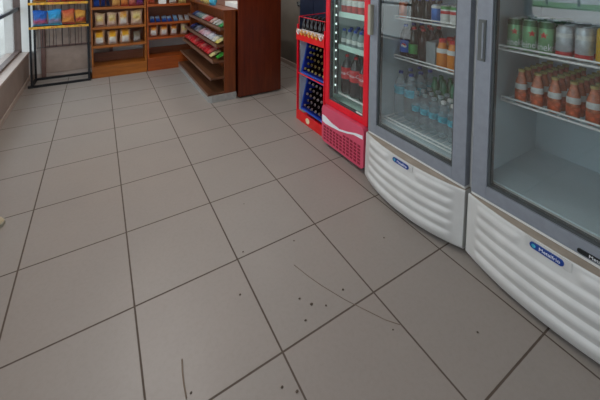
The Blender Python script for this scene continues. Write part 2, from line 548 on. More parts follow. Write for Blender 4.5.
# unseen ceiling lamps, added to light the floor and back shelves
def fill_ceiling_lamp(x, y, label, watts):
    t = thing('fill_ceiling_lamp', label, 'lamp', (x, y, 2.8), group='added ceiling lamps')
    MB().box(-.10, .10, -.62, .62, -.05, 0, .01).build('housing', M['white'], t)
    MB().box(-.085, .085, -.60, .60, -.072, -.05, .008).build('diffuser', M['lampd'], t)
    ld = bpy.data.lights.new('fill_light', 'AREA'); ld.shape = 'RECTANGLE'; ld.size = .17; ld.size_y = 1.2
    ld.energy = watts; ld.color = (1, .98, .955)
    lo = bpy.data.objects.new('fill_light', ld); COL.objects.link(lo); lo.parent = t; lo.location = (0, 0, -.08)
fill_ceiling_lamp(.75, -.9, 'added white fill lamp, unseen on the ceiling over the open floor', LAMP_W * .7)
fill_ceiling_lamp(1.3, 1.2, 'added white fill lamp, unseen on the ceiling before the snack shelves', LAMP_W * 2.0)
fill_ceiling_lamp(3.0, 2.3, 'added white fill lamp, unseen on the ceiling behind the counter', LAMP_W * .7)

# ================================================================== WALL FITTING
t = thing('wall_hook', 'small black hook plate fixed on the grey wall beside the crate stand', 'hook', (3.6, 2.29, 1.04))
MB().box(-.012, 0, -.04, .04, -.035, .035, .004).build('plate', M['gasket'], t)
MB().ball((-.02, .012, .018), .014, .016, .014).build('knob', M['black'], t, True)
MB().ball((-.02, -.01, -.022), .014, .018, .014).build('knob', M['black'], t, True)
# dark navy cabinet against the right wall
t = thing('cabinet', 'tall dark navy cabinet behind the red crate stand', 'cabinet', (3.585, 1.36, 0))
MB().box(-.33, 0, -.33, .33, .05, 1.9, .006).build('body', M['navy'], t)
MB().box(-.345, -.331, -.32, -.004, .09, 1.86, .003).build('door', M['navy'], t)
MB().box(-.345, -.331, .004, .32, .09, 1.86, .003).build('door', M['navy'], t)
MB().box(-.31, 0, -.32, .32, 0, .05).build('plinth', M['black'], t)

# ================================================================== FRIDGES
def wire_shelf(name, parent, x0, x1, y0, y1, z, lip=.035, n=16, mat='wire'):
    m = MB()
    r = .0055
    for a, b in (((x0, y0), (x0, y1)), ((x1, y0), (x1, y1)), ((x0, y0), (x1, y0)), ((x0, y1), (x1, y1))):
        m.tube([(*a, z), (*b, z)], r, 6)
    m.tube([(x0, y0, z), (x0, y0, z + lip), (x0, y1, z + lip), (x0, y1, z)], .005, 6)
    for i in range(1, n):
        y = y0 + (y1 - y0) * i / n
        m.tube([(x0, y, z + .002), (x1, y, z + .002)], .0022, 5)
    return m.build(name, M[mat], parent, True)

FW = .775
def fridge(yL, label, setback, shelves, bulge, handle_mat, handle_y, second_badge=False):
    yR = yL - FW
    t = thing('display_fridge', label, 'fridge', (2.64, (yL + yR) / 2, 0), group='white glass-door fridges')
    hy = FW / 2
    o = lambda m, n, mat, p=t, s=False: m.build(n, M[mat], p, s)
    b = MB()
    b.box(0, .64, -hy, -hy + .03, .03, 2.02); b.box(0, .64, hy - .03, hy, .03, 2.02)
    b.box(.60, .64, -hy + .03, hy - .03, .03, 2.02)
    b.box(0, .60, -hy + .03, hy - .03, .40, .445); b.box(0, .60, -hy + .03, hy - .03, 1.74, 2.02)
    b.box(.03, .60, -hy + .03, hy - .03, .03, .40)
    body = o(b, 'body', 'cream')
    li = MB()
    li.box(.001, .599, -hy + .031, -hy + .04, .445, 1.74); li.box(.001, .599, hy - .04, hy - .031, .445, 1.74)
    li.box(.585, .599, -hy + .04, hy - .04, .445, 1.74); li.box(.02, .585, -hy + .04, hy - .04, .445, .452)
    li.box(.02, .585, -hy + .04, hy - .04, 1.73, 1.739)
    o(li, 'lining', 'lining')
    for sx in (.06, .58):
        for sy in (-.32, .32):
            MB().lathe([(.02, 0), (.02, .03)], 12, (sx, sy, 0)).build('foot', M['black'], t, True)
    # door
    a, c = hy - .014, .078
    d = MB()
    d.box(-.05, -.004, a - c, a, .372, 1.72, .004); d.box(-.05, -.004, -a, -a + c, .372, 1.72, .004)
    d.box(-.05, -.004, -a + c, a - c, .372, .440, .004); d.box(-.05, -.004, -a + c, a - c, 1.65, 1.72, .004)
    door = o(d, 'door', 'alu')
    g = MB()
    for (p, q, r_, s_) in ((a - c - .011, a - c, .44, 1.65), (-a + c, -a + c + .011, .44, 1.65), (-a + c + .011, a - c - .011, .44, .452), (-a + c + .011, a - c - .011, 1.638, 1.65)):
        g.box(-.040, -.008, p, q, r_, s_)
    g.build('gasket', M['alud'], door)
    MB().box(-.034, -.029, -a + c + .011, a - c - .011, .452, 1.638).build('glass', M['pane_c'], door)
    h = MB()
    if handle_mat == 'handle':
        h.box(-.088, -.05, a - .040, a - .012, 1.09, 1.31, .010)
        h.build('handle', M['handle'], door)
    else:
        h.box(-.058, -.05, a - .050, a - .012, 1.085, 1.30, .003, mi=0)
        h.box(-.064, -.057, a - .042, a - .034, 1.10, 1.285, .002, mi=1)
        h.build('handle', [M['gasket'], M['alu']], door)
    MB().box(-.047, -.001, -a, a, .358, .3705, .003).build('trim_strip', M['white'], t)
    # curved louvred base panel
    zt, zb = .358, .028
    rows = 5
    def dep(u): return .028 + bulge * (1 - abs(2 * u - 1) ** 2.2)
    def ridge(z):
        f = (z - zb - .012) / (zt - .03 - zb)
        if f >= 1 or f <= 0: return 0
        k = (f * rows) % 1.0
        return .0105 * math.sin(PI * min(1, k * 1.08) ** 1.6) ** .8 if f > .01 and k < .925 else 0
    def fn(u, v):
        y = hy - .006 - u * (FW - .012)
        z = zb + v * (zt - zb)
        e = min(u, 1 - u)
        mask = max(0, min(1, (e - .08) / .010))
        top = max(0, (v - .97) / .03) * .004
        bot = max(0, (.05 - v) / .05) ** 2 * .012
        flat = 0 if (abs(u - .5) < .155 and z > .283) else 1
        return (-.04 - dep(u) * (.68 + .32 * (1 - v) ** .8) - ridge(z) * mask * flat + top + bot, y, z)
    p = MB()
    V = p.grid(fn, 56, 66)
    for col, y in ((0, hy - .006), (56, -hy + .006)):                      # end faces
        prev = None
        for j in range(67):
            v = V[j][col]; q = p.bm.verts.new((.028, y, v.co.z))
            if prev: p.bm.faces.new((prev[0], v, q, prev[1]))
            prev = (v, q)
    for j in (0,):
        prev = None
        for i in range(57):
            v = V[j][i]; q = p.bm.verts.new((.028, v.co.y, v.co.z))
            if prev: p.bm.faces.new((prev[0], v, q, prev[1]))
            prev = (v, q)
    bp = p.build('base_panel', M['cream'], t, True, weld=1e-5)
    tp = MB()
    tp.grid(lambda u, v: (-.040 - dep(u) * .68 * (1 - v) + .006 * (1 - v) + .066 * v, hy - .008 - u * (FW - .016), .352 + .004 * v), 40, 2)
    tp.build('top_ledge', M['dustledge'], bp)
    # badge on its small flat plate in the middle of the panel
    bx = -.04 - (bulge + .028) * .70
    MB().box(bx - .004, bx + .012, -.086, .086, .312, .3545, .003).build('badge_plate', M['cream'], bp)
    bd = MB()
    bd.prism(rounded(-.061, .065, .320, .348, .0135), 'x', bx - .009, bx - .004)
    bdo = bd.build('badge', M['blue_badge'], bp)
    text_on('Metalfrio', .0215, lambda u, v, n: (bx - .0095 - n, -u - .010, .334 + v), 'lettering', M['lettering'], bdo)
    MB().lathe([(0.008, 0), (.008, .001)], 14).build('emblem', M['label_lb'], bdo).matrix_local = Matrix.Translation((bx - .009, .049, .334)) @ Matrix.Rotation(-PI / 2, 4, 'Y')
    if second_badge:
        k = MB(); k.prism(rounded(-.225, -.082, .381, .400, .008), 'x', -.054, -.049)
        ko = k.build('rail_badge', M['blackbadge'], door)
        text_on('Metalfrio', .019, lambda u, v, n: (-.0545 - n, -u - .155, .390 + v), 'lettering', M['lettering'], ko)
    for sb, z in zip(setback, shelves):
        wire_shelf('shelf', t, sb, .575, -hy + .05, hy - .05, z, .022 if sb > .03 else .006)
    return t
fridge(-.315, 'left of the two white fridges, full of bottles, next to the red cooler', (.17, .17, .17, .05), [.900, 1.196, 1.48, .462], .085, 'handle', 0)
fridge(-1.098, 'right of the two white fridges, empty bottom, green cans on top', (.145, .10, .10), [.845, 1.133, 1.44], .066, 'recess', 0, True)

# ---- bottles and cans, one prototype of each kind
def bottle(name, cat, prof, body, cap, capz, capr, caph, labels=(), seg=18):
    """labels: (r, z0, z1, material)"""
    b = tag(MB().lathe(prof, seg).build(name, M[body], None, True), '-', cat)
    MB().lathe([(capr, capz), (capr, capz + caph * .85), (capr * .85, capz + caph)], 14).build('cap', M[cap], b, True)
    for r, z0, z1, m in labels:
        MB().lathe([(r, z0), (r, z1)], seg, close=False).build('label', M[m], b, True)
    return b
def pet(r, h, neck=.014):
    return [(r * .8, 0), (r, .012), (r, h * .62), (r * .96, h * .68), (r * .72, h * .80), (neck * 1.15, h * .92), (neck, h * .95), (neck, h - .002), (0, h - .002)]
water_big = Proto(bottle('water_bottle', 'bottle', pet(.045, .33), 'water', 'capblue', .318, .017, .018, [(.0458, .17, .225, 'label_lb')]))
water_small = Proto(bottle('water_bottle', 'bottle', pet(.032, .235, .0125), 'water', 'clearcap', .222, .0165, .018, [(.0327, .105, .145, 'label_lb')]))
water_cap = Proto(bottle('water_bottle', 'bottle', pet(.032, .235, .0125), 'water', 'capwhite', .222, .0165, .018, [(.0327, .105, .145, 'label_lb')]))
green_pet = Proto(bottle('soda_bottle', 'bottle', pet(.034, .30), 'greenpet', 'capgreen', .288, .0155, .018, [(.0347, .12, .155, 'label_g')]))
cola_blue = Proto(bottle('soda_bottle', 'bottle', pet(.041, .245), 'cola', 'capblue', .233, .016, .018, [(.0418, .045, .135, 'label_b')]))
guarana = Proto(bottle('soda_bottle', 'bottle', pet(.037, .235), 'darkgreen', 'capred', .223, .016, .018, [(.0378, .05, .12, 'label_g')]))
dark_pet = Proto(bottle('soda_bottle', 'bottle', pet(.037, .235), 'cola', 'capred', .223, .016, .018, [(.0378, .05, .10, 'darkgreen')]))
juice_o = Proto(bottle('juice_bottle', 'bottle', pet(.037, .19, .021), 'orange', 'capred', .168, .0245, .03, [(.0378, .105, .135, 'label_w')]))
juice_r = Proto(bottle('juice_bottle', 'bottle', pet(.037, .19, .021), 'redjuice', 'capred', .168, .0245, .03, [(.0378, .105, .135, 'label_w')]))
small_o = Proto(bottle('drink_bottle', 'bottle', [(.022, 0), (.027, .012), (.027, .10), (.025, .115), (.0145, .15), (.0135, .172), (0, .172)], 'amberorange', 'capgold', .165, .016, .014, [(.0276, .075, .105, 'label_w'), (.0276, .02, .06, 'label_o')]))
long_dark = Proto(bottle('beer_bottle', 'bottle', [(.028, 0), (.030, .01), (.030, .09), (.024, .11), (.0125, .135), (.0125, .15), (0, .15)], 'darkgreen', 'capblue', .142, .0145, .012, [(.0306, .03, .055, 'darkgreen')]))

def globe(parent, r, z, a):
    """tricolour round emblem on the blue label"""
    for n, m in enumerate(('label_r', 'label_w', 'label_b')):
        mb = MB()
        def f(u, v, n=n):
            ang = u * PI - PI / 2
            zz = (-.33 + .66 * v) * .021 if n == 1 else None
            lo, hi = ((.33, 1), (-.33, .33), (-1, -.33))[n]
            s = lo + (hi - lo) * v
            hw = math.sqrt(max(0, 1 - s * s))
            x = (2 * u - 1) * hw * .021
            y = s * .021 + .004 * math.sin(u * PI * 2) * (1 if abs(s) < .9 else 0)
            return wrap(r, z, a)(x, y, .0008)
        mb.grid(f, 10, 4)
        mb.build('emblem', M[m], parent)
lab = [c for c in cola_blue.o.children if c.name.startswith('label')][0]
globe(lab, .0418, .092, R(200))

def can(name, body, top, h=.165, r=.033, marks=None):
    b = tag(MB().lathe([(r * .78, 0), (r, .012), (r, h - .014), (r * .8, h - .002)], 22).build(name, M[body], None, True), '-', 'can')
    MB().lathe([(r * .83, h - .003), (r * .83, h), (r * .74, h), (r * .74, h - .004), (0, h - .004)], 22, close=False).build('lid', M['canlid'], b, True)
    MB().lathe([(r * 1.006, h * .80), (r * 1.006, h - .014), (r * .86, h - .005)], 22, close=False).build('top_band', M[top], b, True)
    return b
gcan = can('beer_can', 'can_g', 'can_gd')
sm = MB()
pts = [(.019 * (1 if i % 2 == 0 else .42) * math.sin(i * PI / 5), .019 * (1 if i % 2 == 0 else .42) * math.cos(i * PI / 5)) for i in range(10)]
fcan = wrap(.0332, .098, R(205))
ctr = sm.bm.verts.new(fcan(0, 0, .0006)); vs = [sm.bm.verts.new(fcan(*q, .0006)) for q in pts]
for i in range(10): sm.bm.faces.new((ctr, vs[i], vs[(i + 1) % 10]))
sm.build('star', M['star'], gcan)
text_on('Heineken', .050, lambda u, v, n: wrap(.0333, .040, R(205))(u * .72, v, n), 'lettering', M['lettering'], gcan, .0003)
gcan = Proto(gcan)
wcan = can('soda_can', 'can_w', 'can_w', .155)
for z, m in ((.013, 'label_r'), (.10, 'label_w')):
    MB().lathe([(.0333, z), (.0333, z + .022)], 22, close=False).build('stripe', M[m], wcan, True)
wcan = Proto(wcan)
ycan = Proto(can('beer_can', 'can_y', 'can_y'))
ocan = Proto(can('soda_can', 'can_o', 'can_o', .125))
bcan = Proto(can('soda_can', 'can_b', 'label_w', .125))
gwcan = can('soda_can', 'label_w', 'label_g', .125)
MB().lathe([(.0333, .07), (.0333, .09)], 22, close=False).build('stripe', M['label_r'], gwcan, True)
gwcan = Proto(gwcan)

LF, RF = 'left white fridge', 'right white fridge'
# left fridge, bottom: big water bottles at the left, small ones to the right, green ones behind
zb = .470
for i, y in enumerate((-.41, -.505)):
    for k in range(3):
        water_big.put((2.835 + k * .105, y, zb), 'large water bottle, bottom of %s, %s column, %s from the glass' % (LF, ('left', 'next')[i], ORD[k]), 'large water bottles')
for j in range(6):
    for k in range(3):
        (water_small if j < 3 else water_cap).put((2.80 + k * .068, -.585 - j * .069, zb), 'small water bottle, %s, %s column from the big bottles, %s from the glass' % (LF, ORD[j], ORD[k]), 'small water bottles')
for j in range(6):
    for k in range(2):
        green_pet.put((3.00 + k * .072, -.58 - j * .071, zb), 'green bottle %s small water bottles in %s, %s from left' % (('just behind', 'second row behind')[k], LF, ORD[j]), 'green bottles on the fridge floor')
# middle shelf
z = .900 + .006
for k in range(3):
    cola_blue.put((2.864 + k * .088, -.422, z), 'dark cola bottle with blue label, middle shelf of %s, %s from glass' % (LF, ORD[k]), 'cola bottles with blue labels')
for k in range(3):
    guarana.put((2.855 + k * .085, -.504, z), 'dark green bottle with bright green label in %s, %s from glass' % (LF, ORD[k]), 'soda bottles with green labels')
for k in range(3):
    dark_pet.put((2.855 + k * .085, -.582, z), 'dark-labelled bottle beside green-labelled row in %s, %s from glass' % (LF, ORD[k]), 'dark soda bottles')
t = thing('carton', 'plain grey carton between dark sodas and orange juice in left white fridge', 'carton', (2.895, -.658, z))
MB().box(-.06, .06, -.036, .036, 0, .155, .003).build('box', M['dustbox'], t)
MB().box(-.06, .06, -.036, .036, .156, .160, .001).build('flap', M['dustbox'], t)
for j in range(2):
    for k in range(3):
        juice_o.put((2.855 + k * .082, -.735 - j * .0775, z), 'orange juice bottle with red cap in %s, %s column, %s from glass' % (LF, ('left', 'right')[j], ORD[k]), 'orange juice bottles')
for j in range(2):
    for k in range(3):
        juice_r.put((2.855 + k * .082, -.89 - j * .0775, z), 'red juice bottle in %s, %s column right of orange ones, %s from glass' % (LF, ORD[j], ORD[k]), 'red juice bottles')
# top visible shelf
z = 1.196 + .006
ocan.put((2.85, -.405, z), 'orange can at the left end of upper shelf in %s' % LF, 'orange cans')
for j in range(3):
    for k in range(3):
        long_dark.put((2.85 + k * .07, -.474 - j * .068, z), 'dark green bottle with blue cap, upper shelf, %s, %s column, %s from glass' % (LF, ORD[j], ORD[k]), 'dark bottles on the upper shelf')
for k in range(3):
    bcan.put((2.85 + k * .07, -.685, z), 'blue can, upper shelf of %s, %s from glass' % (LF, ORD[k]), 'blue cans')
for j in range(2):
    for k in range(3):
        gwcan.put((2.85 + k * .07, -.755 - j * .068, z), 'white can with red stripe, upper shelf, %s, %s column, %s from glass' % (LF, ('left', 'right')[j], ORD[k]), 'white and green cans')
for j in range(2):
    for k in range(3):
        ocan.put((2.85 + k * .07, -.892 - j * .068, z), 'orange can, right end of upper shelf, %s, %s column, %s from glass' % (LF, ORD[j], ORD[k]), 'orange cans')
# right fridge, upper shelf
z = 1.133 + .006
for j, y in enumerate((-1.202, -1.274, -1.346)):
    for k in range(4):
        gcan.put((2.782 + k * .07, y, z), 'green can with red star, %s, %s column, %s from glass' % (RF, ORD[j], ORD[k]), 'green beer cans', rot=(0, 0, R((0, 14, -22)[j])))
for j, y in enumerate((-1.420, -1.494)):
    for k in range(4):
        wcan.put((2.782 + k * .07, y, z), 'pale grey can with red stripe in %s, %s column, %s from glass' % (RF, ('left', 'right')[j], ORD[k]), 'pale grey cans')
for j, y in enumerate((-1.568, -1.64, -1.712)):
    ycan.put((2.782, y, z), 'yellow can beside the pale grey ones in %s, %s from left' % (RF, ORD[j]), 'yellow cans')
# right fridge, middle shelf: rows of small orange drinks with gold caps
z = .845 + .006
for j in range(7):
    for k in range(6):
        small_o.put((2.825 + k * .064, -1.225 - j * .075, z), 'orange drink bottle with gold cap, %s, %s column, %s from glass' % (RF, ORD[j], ORD[k]), 'small orange drink bottles')

# ================================================================== RED COOLER
t = thing('drinks_cooler', 'red glass-door cooler with pink base panel, left of the white fridges', 'cooler', (2.66, -.025, 0))
hy = .27
b = MB()
b.box(0, .55, -hy, -hy + .025, .03, 1.95); b.box(0, .55, hy - .025, hy, .03, 1.95)
b.box(.525, .55, -hy + .025, hy - .025, .03, 1.95); b.box(0, .525, -hy + .025, hy - .025, 1.70, 1.95); b.box(0, .525, -hy + .025, hy - .025, .03, .40)
b.build('body', M['red'], t)
li = MB()
li.box(.002, .524, -hy + .026, -hy + .036, .40, 1.70); li.box(.002, .524, hy - .036, hy - .026, .40, 1.70)
li.box(.512, .524, -hy + .036, hy - .036, .40, 1.70); li.box(.002, .512, -hy + .036, hy - .036, .40, .41); li.box(.002, .512, -hy + .036, hy - .036, 1.69, 1.70)
li.build('lining', M['mint'], t)
d = MB()
c = .055
d.box(-.045, -.004, hy - c, hy, .372, 1.72, .006); d.box(-.045, -.004, -hy, -hy + c, .372, 1.72, .006)
d.box(-.045, -.004, -hy + c, hy - c, .372, .425, .006); d.box(-.045, -.004, -hy + c, hy - c, 1.66, 1.72, .006)
door = d.build('door', M['red'], t)
g = MB()
g.box(-.036, -.008, hy - c - .014, hy - c, .425, 1.66); g.box(-.036, -.008, -hy + c, -hy + c + .006, .425, 1.66); g.box(-.036, -.008, -hy + c + .006, hy - c - .014, .425, .437)
g.build('gasket', M['alud'], door)
MB().box(-.030, -.026, -hy + c + .006, hy - c - .014, .437, 1.66).build('glass', M['pane_k'], door)
MB().box(-.0425, -.0415, -hy + .06, -hy + .13, .438, .452).build('sticker', M['label_w'], door)
# led strip behind the left edge of the glass
ls = MB().box(.03, .045, hy - .075, hy - .037, .46, 1.64).build('led_strip', M['ledbar'], t)
for i in range(15):
    MB().ball((.028, hy - .056, .54 + i * .078), .005, .0085, .010).build('led', M['leds'], ls)
# base panel
p = MB()
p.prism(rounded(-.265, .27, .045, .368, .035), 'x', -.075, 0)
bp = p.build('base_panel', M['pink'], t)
wv_t = [(.262, .2796), (.217, .2790), (.127, .2540), (.0187, .2450), (-.082, .2662), (-.176, .2955), (-.255, .3092)]
wv_b = [(.262, .2200), (.217, .2119), (.1265, .2172), (.018, .2282), (-.0824, .2500), (-.150, .2726), (-.2552, .2786)]
def lerp(tab, u):
    f = u * (len(tab) - 1); i = min(int(f), len(tab) - 2); k = f - i; k = k * k * (3 - 2 * k) * .4 + k * .6
    return tuple(a + (b_ - a) * k for a, b_ in zip(tab[i], tab[i + 1]))
wv = MB()
def wf_(u, v):
    a = lerp(wv_t, u); bb = lerp(wv_b, u)
    return (-.0765, a[0] + (bb[0] - a[0]) * v, a[1] + (bb[1] - a[1]) * v)
wv.grid(wf_, 36, 2)
wv.build('ribbon_mark', M['lettering'], bp)
gr = MB()
for r_ in range(6):
    zz = .068 + r_ * .0265
    for q in range(11):
        yy = .225 - q * .044
        if zz + .018 > (.205 if yy > 0 else .225): continue
        gr.box(-.0762, -.070, yy - .0155, yy + .0155, zz, zz + .0175)
gr.build('grille', M['pinkd'], bp)
for sx in (.04, .50):
    for sy in (-.22, .22):
        MB().lathe([(.02, 0), (.02, .03)], 12, (sx, sy, 0)).build('foot', M['black'], t, True)
wire_shelf('shelf', t, .05, .50, -hy + .04, hy - .04, .470, .006, 14)
for z in (.882, 1.165, 1.42):
    sh = wire_shelf('shelf', t, .05, .50, -hy + .04, hy - .04, z, .02, 12)
    MB().box(.036, .042, -hy + .04, hy - .08, z - .012, z + .034, .001).build('price_rail', M['mintw'], sh)
RC = 'the red cooler'
cola2 = bottle('cola_bottle', 'bottle', pet(.052, .335), 'cola', 'capred', .322, .017, .02, [(.0528, .135, .235, 'label_r')])
lb = [c_ for c_ in cola2.children if c_.name.startswith('label')][0]
text_on('Coca-Cola', .040, wrap(.0531, .186, R(215)), 'lettering', M['lettering'], lb, .0004)
cola2 = Proto(cola2)
for j, y in enumerate((.125, .01, -.105)):
    for k in range(3):
        cola2.put((2.765 + k * .115, y, .478), 'large cola bottle with red label in %s, %s column, %s from glass' % (RC, ORD[j], ORD[k]), 'large cola bottles')
clear_b = Proto(bottle('water_bottle', 'bottle', pet(.031, .15, .0125), 'clearbottle', 'capblue', .137, .017, .02, [(.0316, .04, .075, 'label_w')]))
for j in range(5):
    for k in range(4):
        clear_b.put((2.755 + k * .08, .155 - j * .072, .889), 'clear bottle with blue cap in %s, %s column, %s from glass' % (RC, ORD[j], ORD[k]), 'clear bottles in the red cooler')
red_b = Proto(bottle('soda_bottle', 'bottle', pet(.032, .21, .0125), 'redjuice', 'capwhite', .197, .016, .018, [(.0326, .08, .13, 'label_w')]))
for j in range(5):
    for k in range(3):
        red_b.put((2.755 + k * .08, .155 - j * .072, 1.172), 'red drink bottle, upper shelf of %s, %s column, %s from glass' % (RC, ORD[j], ORD[k]), 'red bottles in the red cooler')

# ================================================================== CRATE STAND
t = thing('crate_stand', 'red stand with two tilted blue bottle crates left of the red cooler', 'stand', (2.67, .57, 0))
hw = .245
for x in (.005, .41):
    for y in (hw - .008, -hw + .008):
        MB().box(x - .008, x + .012, y - .008, y + .008, .09, .93 if x > .2 else 1.0).build('post', M['red'], t)
MB().box(-.004, .014, -hw, hw, 0, .098, .003).box(.014, .43, -hw, hw, 0, .035, .003).build('base', M['redb'], t)
bx_ = MB().lathe([(.029, 0), (.029, .002)], 18)
e = bx_.build('round_sticker', plain('cream_sticker', (232, 218, 180), .5), t); e.rotation_euler = (0, -PI / 2, 0); e.scale = (1, 1.15, 1); e.location = (-.004, .03, .05)
MB().box(.025, .425, hw - .022, hw - .017, .10, .90).build('side_sheet', plain('pale_grey_sheet', (176, 186, 200), .5), t)
MB().box(.42, .425, -hw + .01, hw - .022, .10, .90).build('back_sheet', plain('pale_grey_sheet', (176, 186, 200), .5), t)
for z in (.49,):
    br = MB(); br.tube([(.008, hw - .01, z), (.008, -hw + .01, z)], .006); br.tube([(.41, hw - .01, z), (.41, -hw + .01, z)], .006)
    br.build('crossbar', M['red'], t, True)
MB().box(.004, .43, -hw + .004, hw - .004, .872, .884).build('top_shelf', M['redb'], t)
hd = MB().box(-.012, .0, -hw, hw, .842, .945, .002).build('header', M['redb'], t)
# pale rail with a row of yellow brush marks above the red
MB().box(-.0135, -.0125, -hw + .01, hw - .01, .925, .957).build('header_strip', plain('pale_printed_strip', (214, 190, 180), .5, var=.3, scale=60), hd)
for i in range(7):
    y = .205 - i * .066
    m = MB()
    m.tube([(-.016, y + .018, .935), (-.016, y + .006, .912), (-.016, y - .012, .905), (-.016, y - .022, .918), (-.016, y - .014, .94), (-.016, y - .002, .948)], .0078, 6)
    m.build('yellow_mark', M['yellow'] if i not in (0, 6) else M['label_w'], hd, True)
wg = MB()
wg.tube([(.01, hw - .02, .95), (.01, hw - .02, 1.08), (.01, -hw + .02, 1.08), (.01, -hw + .02, .95)], .004)
wg.tube([(.42, hw - .02, .88), (.42, hw - .02, 1.10), (.42, -hw + .02, 1.10), (.42, -hw + .02, .88)], .004)
wg.tube([(.01, hw - .02, 1.08), (.42, hw - .02, 1.10)], .004); wg.tube([(.01, -hw + .02, 1.08), (.42, -hw + .02, 1.10)], .004)
wg.build('wire_guard', M['red'], t, True)
beer = Proto(bottle('beer_bottle', 'bottle', [(.029, 0), (.031, .01), (.031, .13), (.025, .155), (.0135, .19), (.013, .235), (0, .235)], 'amber', 'capgold', .226, .0135, .009, (), 14))
beer2 = Proto(bottle('beer_bottle', 'bottle', [(.029, 0), (.031, .01), (.031, .13), (.025, .155), (.0135, .19), (.013, .235), (0, .235)], 'amber', 'capsilver', .226, .0135, .009, (), 14))
stubby = Proto(bottle('beer_bottle', 'bottle', [(.028, 0), (.030, .01), (.030, .105), (.024, .13), (.0125, .16), (.0125, .19), (0, .19)], 'amber', 'capblack', .183, .0145, .01, [(.0306, .03, .07, 'label_w')]))
for k in range(3):
    for j in range(6):
        stubby.put((2.72 + k * .075, .75 - j * .071, .8855), 'dark bottle standing atop the red crate stand, %s row, %s from left' % (ORD[k], ORD[j]), 'bottles on top of the crate stand')
def crate(z_lo, label, name, P, tilt):
    """mouth faces the room; local z = out of the mouth, local y = stand's y, local x = up the mouth"""
    L, H, D = .415, .325, .25
    # mouth lower front edge at x=2.69
    t = thing('bottle_crate', label, 'crate', (0, 0, 0), group='blue bottle crates')
    wth = .012
    def body():
        m = MB()
        m.box(-H / 2, H / 2, -L / 2, L / 2, -D, -D + wth)
        m.box(-H / 2, H / 2, -L / 2, -L / 2 + wth, -D + wth, 0, .003); m.box(-H / 2, H / 2, L / 2 - wth, L / 2, -D + wth, 0, .003)
        m.box(-H / 2, -H / 2 + wth, -L / 2 + wth, L / 2 - wth, -D + wth, 0, .003); m.box(H / 2 - wth, H / 2, -L / 2 + wth, L / 2 - wth, -D + wth, 0, .003)
        return m
    body().build('box', M['crate'], t)
    rm = MB()
    rm.box(-H / 2 - .006, H / 2 + .006, L / 2 - .002, L / 2 + .006, -.03, .003); rm.box(-H / 2 - .006, H / 2 + .006, -L / 2 - .006, -L / 2 + .002, -.03, .003)
    rm.box(-H / 2 - .006, -H / 2 + .002, -L / 2 + .002, L / 2 - .002, -.03, .003); rm.box(H / 2 - .002, H / 2 + .006, -L / 2 + .002, L / 2 - .002, -.03, .003)
    rm.build('rim', M['label_b'], t)
    zax = Vector((-math.cos(tilt), 0, math.sin(tilt)))     # out of the mouth
    xax = Vector((math.sin(tilt), 0, math.cos(tilt)))      # up the mouth
    yax = zax.cross(xax)
    low = Vector((2.70, .568, z_lo))
    o = low + xax * (H / 2)
    mw = Matrix((xax, yax, zax)).transposed().to_4x4(); mw.translation = o
    t.matrix_world = mw
    e = mw.to_euler()
    for r_ in range(5):
        nc = 6 if r_ % 2 == 0 else 5
        for c_ in range(nc):
            lx = H / 2 - .046 - r_ * .0585
            ly = (L / 2 - .046 - c_ * .0635 - (0 if nc == 6 else .032))
            p_ = mw @ Vector((lx, -ly if yax.y < 0 else ly, -D + wth + .001))
            P.put(p_ + zax * .0, 'dark bottle lying in the %s blue crate, %s row down, %s from left' % (name, ORD[r_], ORD[c_]), 'bottles in the %s crate' % name, rot=e)
crate(.50, 'upper tilted blue crate of dark bottles in the red stand', 'upper', beer, R(14))
crate(.115, 'lower tilted blue crate of dark bottles, just above the red base', 'lower', beer2, R(14))

# ================================================================== COUNTER END PANEL
t = thing('counter', 'tall dark brown veneered counter end beside the tiered snack shelves', 'counter', (2.62, 1.61, 0))
MB().box(-.288, .29, 0, .035, .018, 1.62, .003).build('end_panel', M['wood_v'], t)
MB().box(-.27, .27, .035, 1.6, .03, 1.05).build('body', M['wood_v'], t)
MB().box(-.285, .29, .035, 1.62, 1.05, 1.085, .004).build('worktop', M['wood_e'], t)
MB().box(-.24, .24, .04, 1.58, 0, .03).build('plinth', M['black'], t)

# ================================================================== TIERED SNACK SHELF
GY0, GY1 = 1.64, 3.30
t = thing('tiered_shelf', 'brown tiered snack shelf on a steel kick, in front of the tall dark counter end', 'shelf', (2.15, 2.45, 0))
kx = 2.15; ky = 2.45
k = MB(); ch = .03
k.prism([(1.975 - kx, GY0 + ch - ky), (1.975 + ch - kx, GY0 - .006 - ky), (2.31 - kx, GY0 - .006 - ky), (2.31 - kx, GY1 - ky), (1.975 - kx, GY1 - ky)], 'z', 0, .085)
k.build('kick_plate', M['kick'], t)
MB().box(2.165 - kx, 2.305 - kx, GY0 - ky, GY0 + .03 - ky, .085, 1.065, .003).build('end_panel', M['wood_e'], t)
MB().box(2.165 - kx, 2.305 - kx, GY1 - .03 - ky, GY1 - ky, .085, 1.065, .003).build('end_panel', M['wood_e'], t)
MB().box(2.285 - kx, 2.305 - kx, GY0 + .03 - ky, GY1 - .03 - ky, .085, 1.065).build('back_panel', M['wood_e'], t)
MB().box(2.155 - kx, 2.318 - kx, GY0 - .004 - ky, GY1 - ky, 1.065, 1.085, .003).build('top_board', M['wood_e'], t)
SH = [(1.968, .085, .022), (2.002, .268, .022), (2.030, .462, .02), (2.072, .648, .02), (2.120, .842, .02)]
for i, (x, z, h) in enumerate(SH):
    m = MB()
    back = 2.285
    m.box(x - kx, back - kx, GY0 + (.001 if i else -.002) + .03 - ky, GY1 - .03 - ky, z, z + h)
    m.box(x - kx, 2.164 - kx, GY0 + .002 - ky, GY0 + .03 - ky, z, z + h)
    s = m.build('shelf', M['wood_y'], t)
    MB().box(x - .005 - kx, x - .0005 - kx, GY0 + .002 - ky, GY1 - .03 - ky, z - .004, z + h + (.004 if i < 2 else .016), .001).build('edge_strip', M['edge'], s)

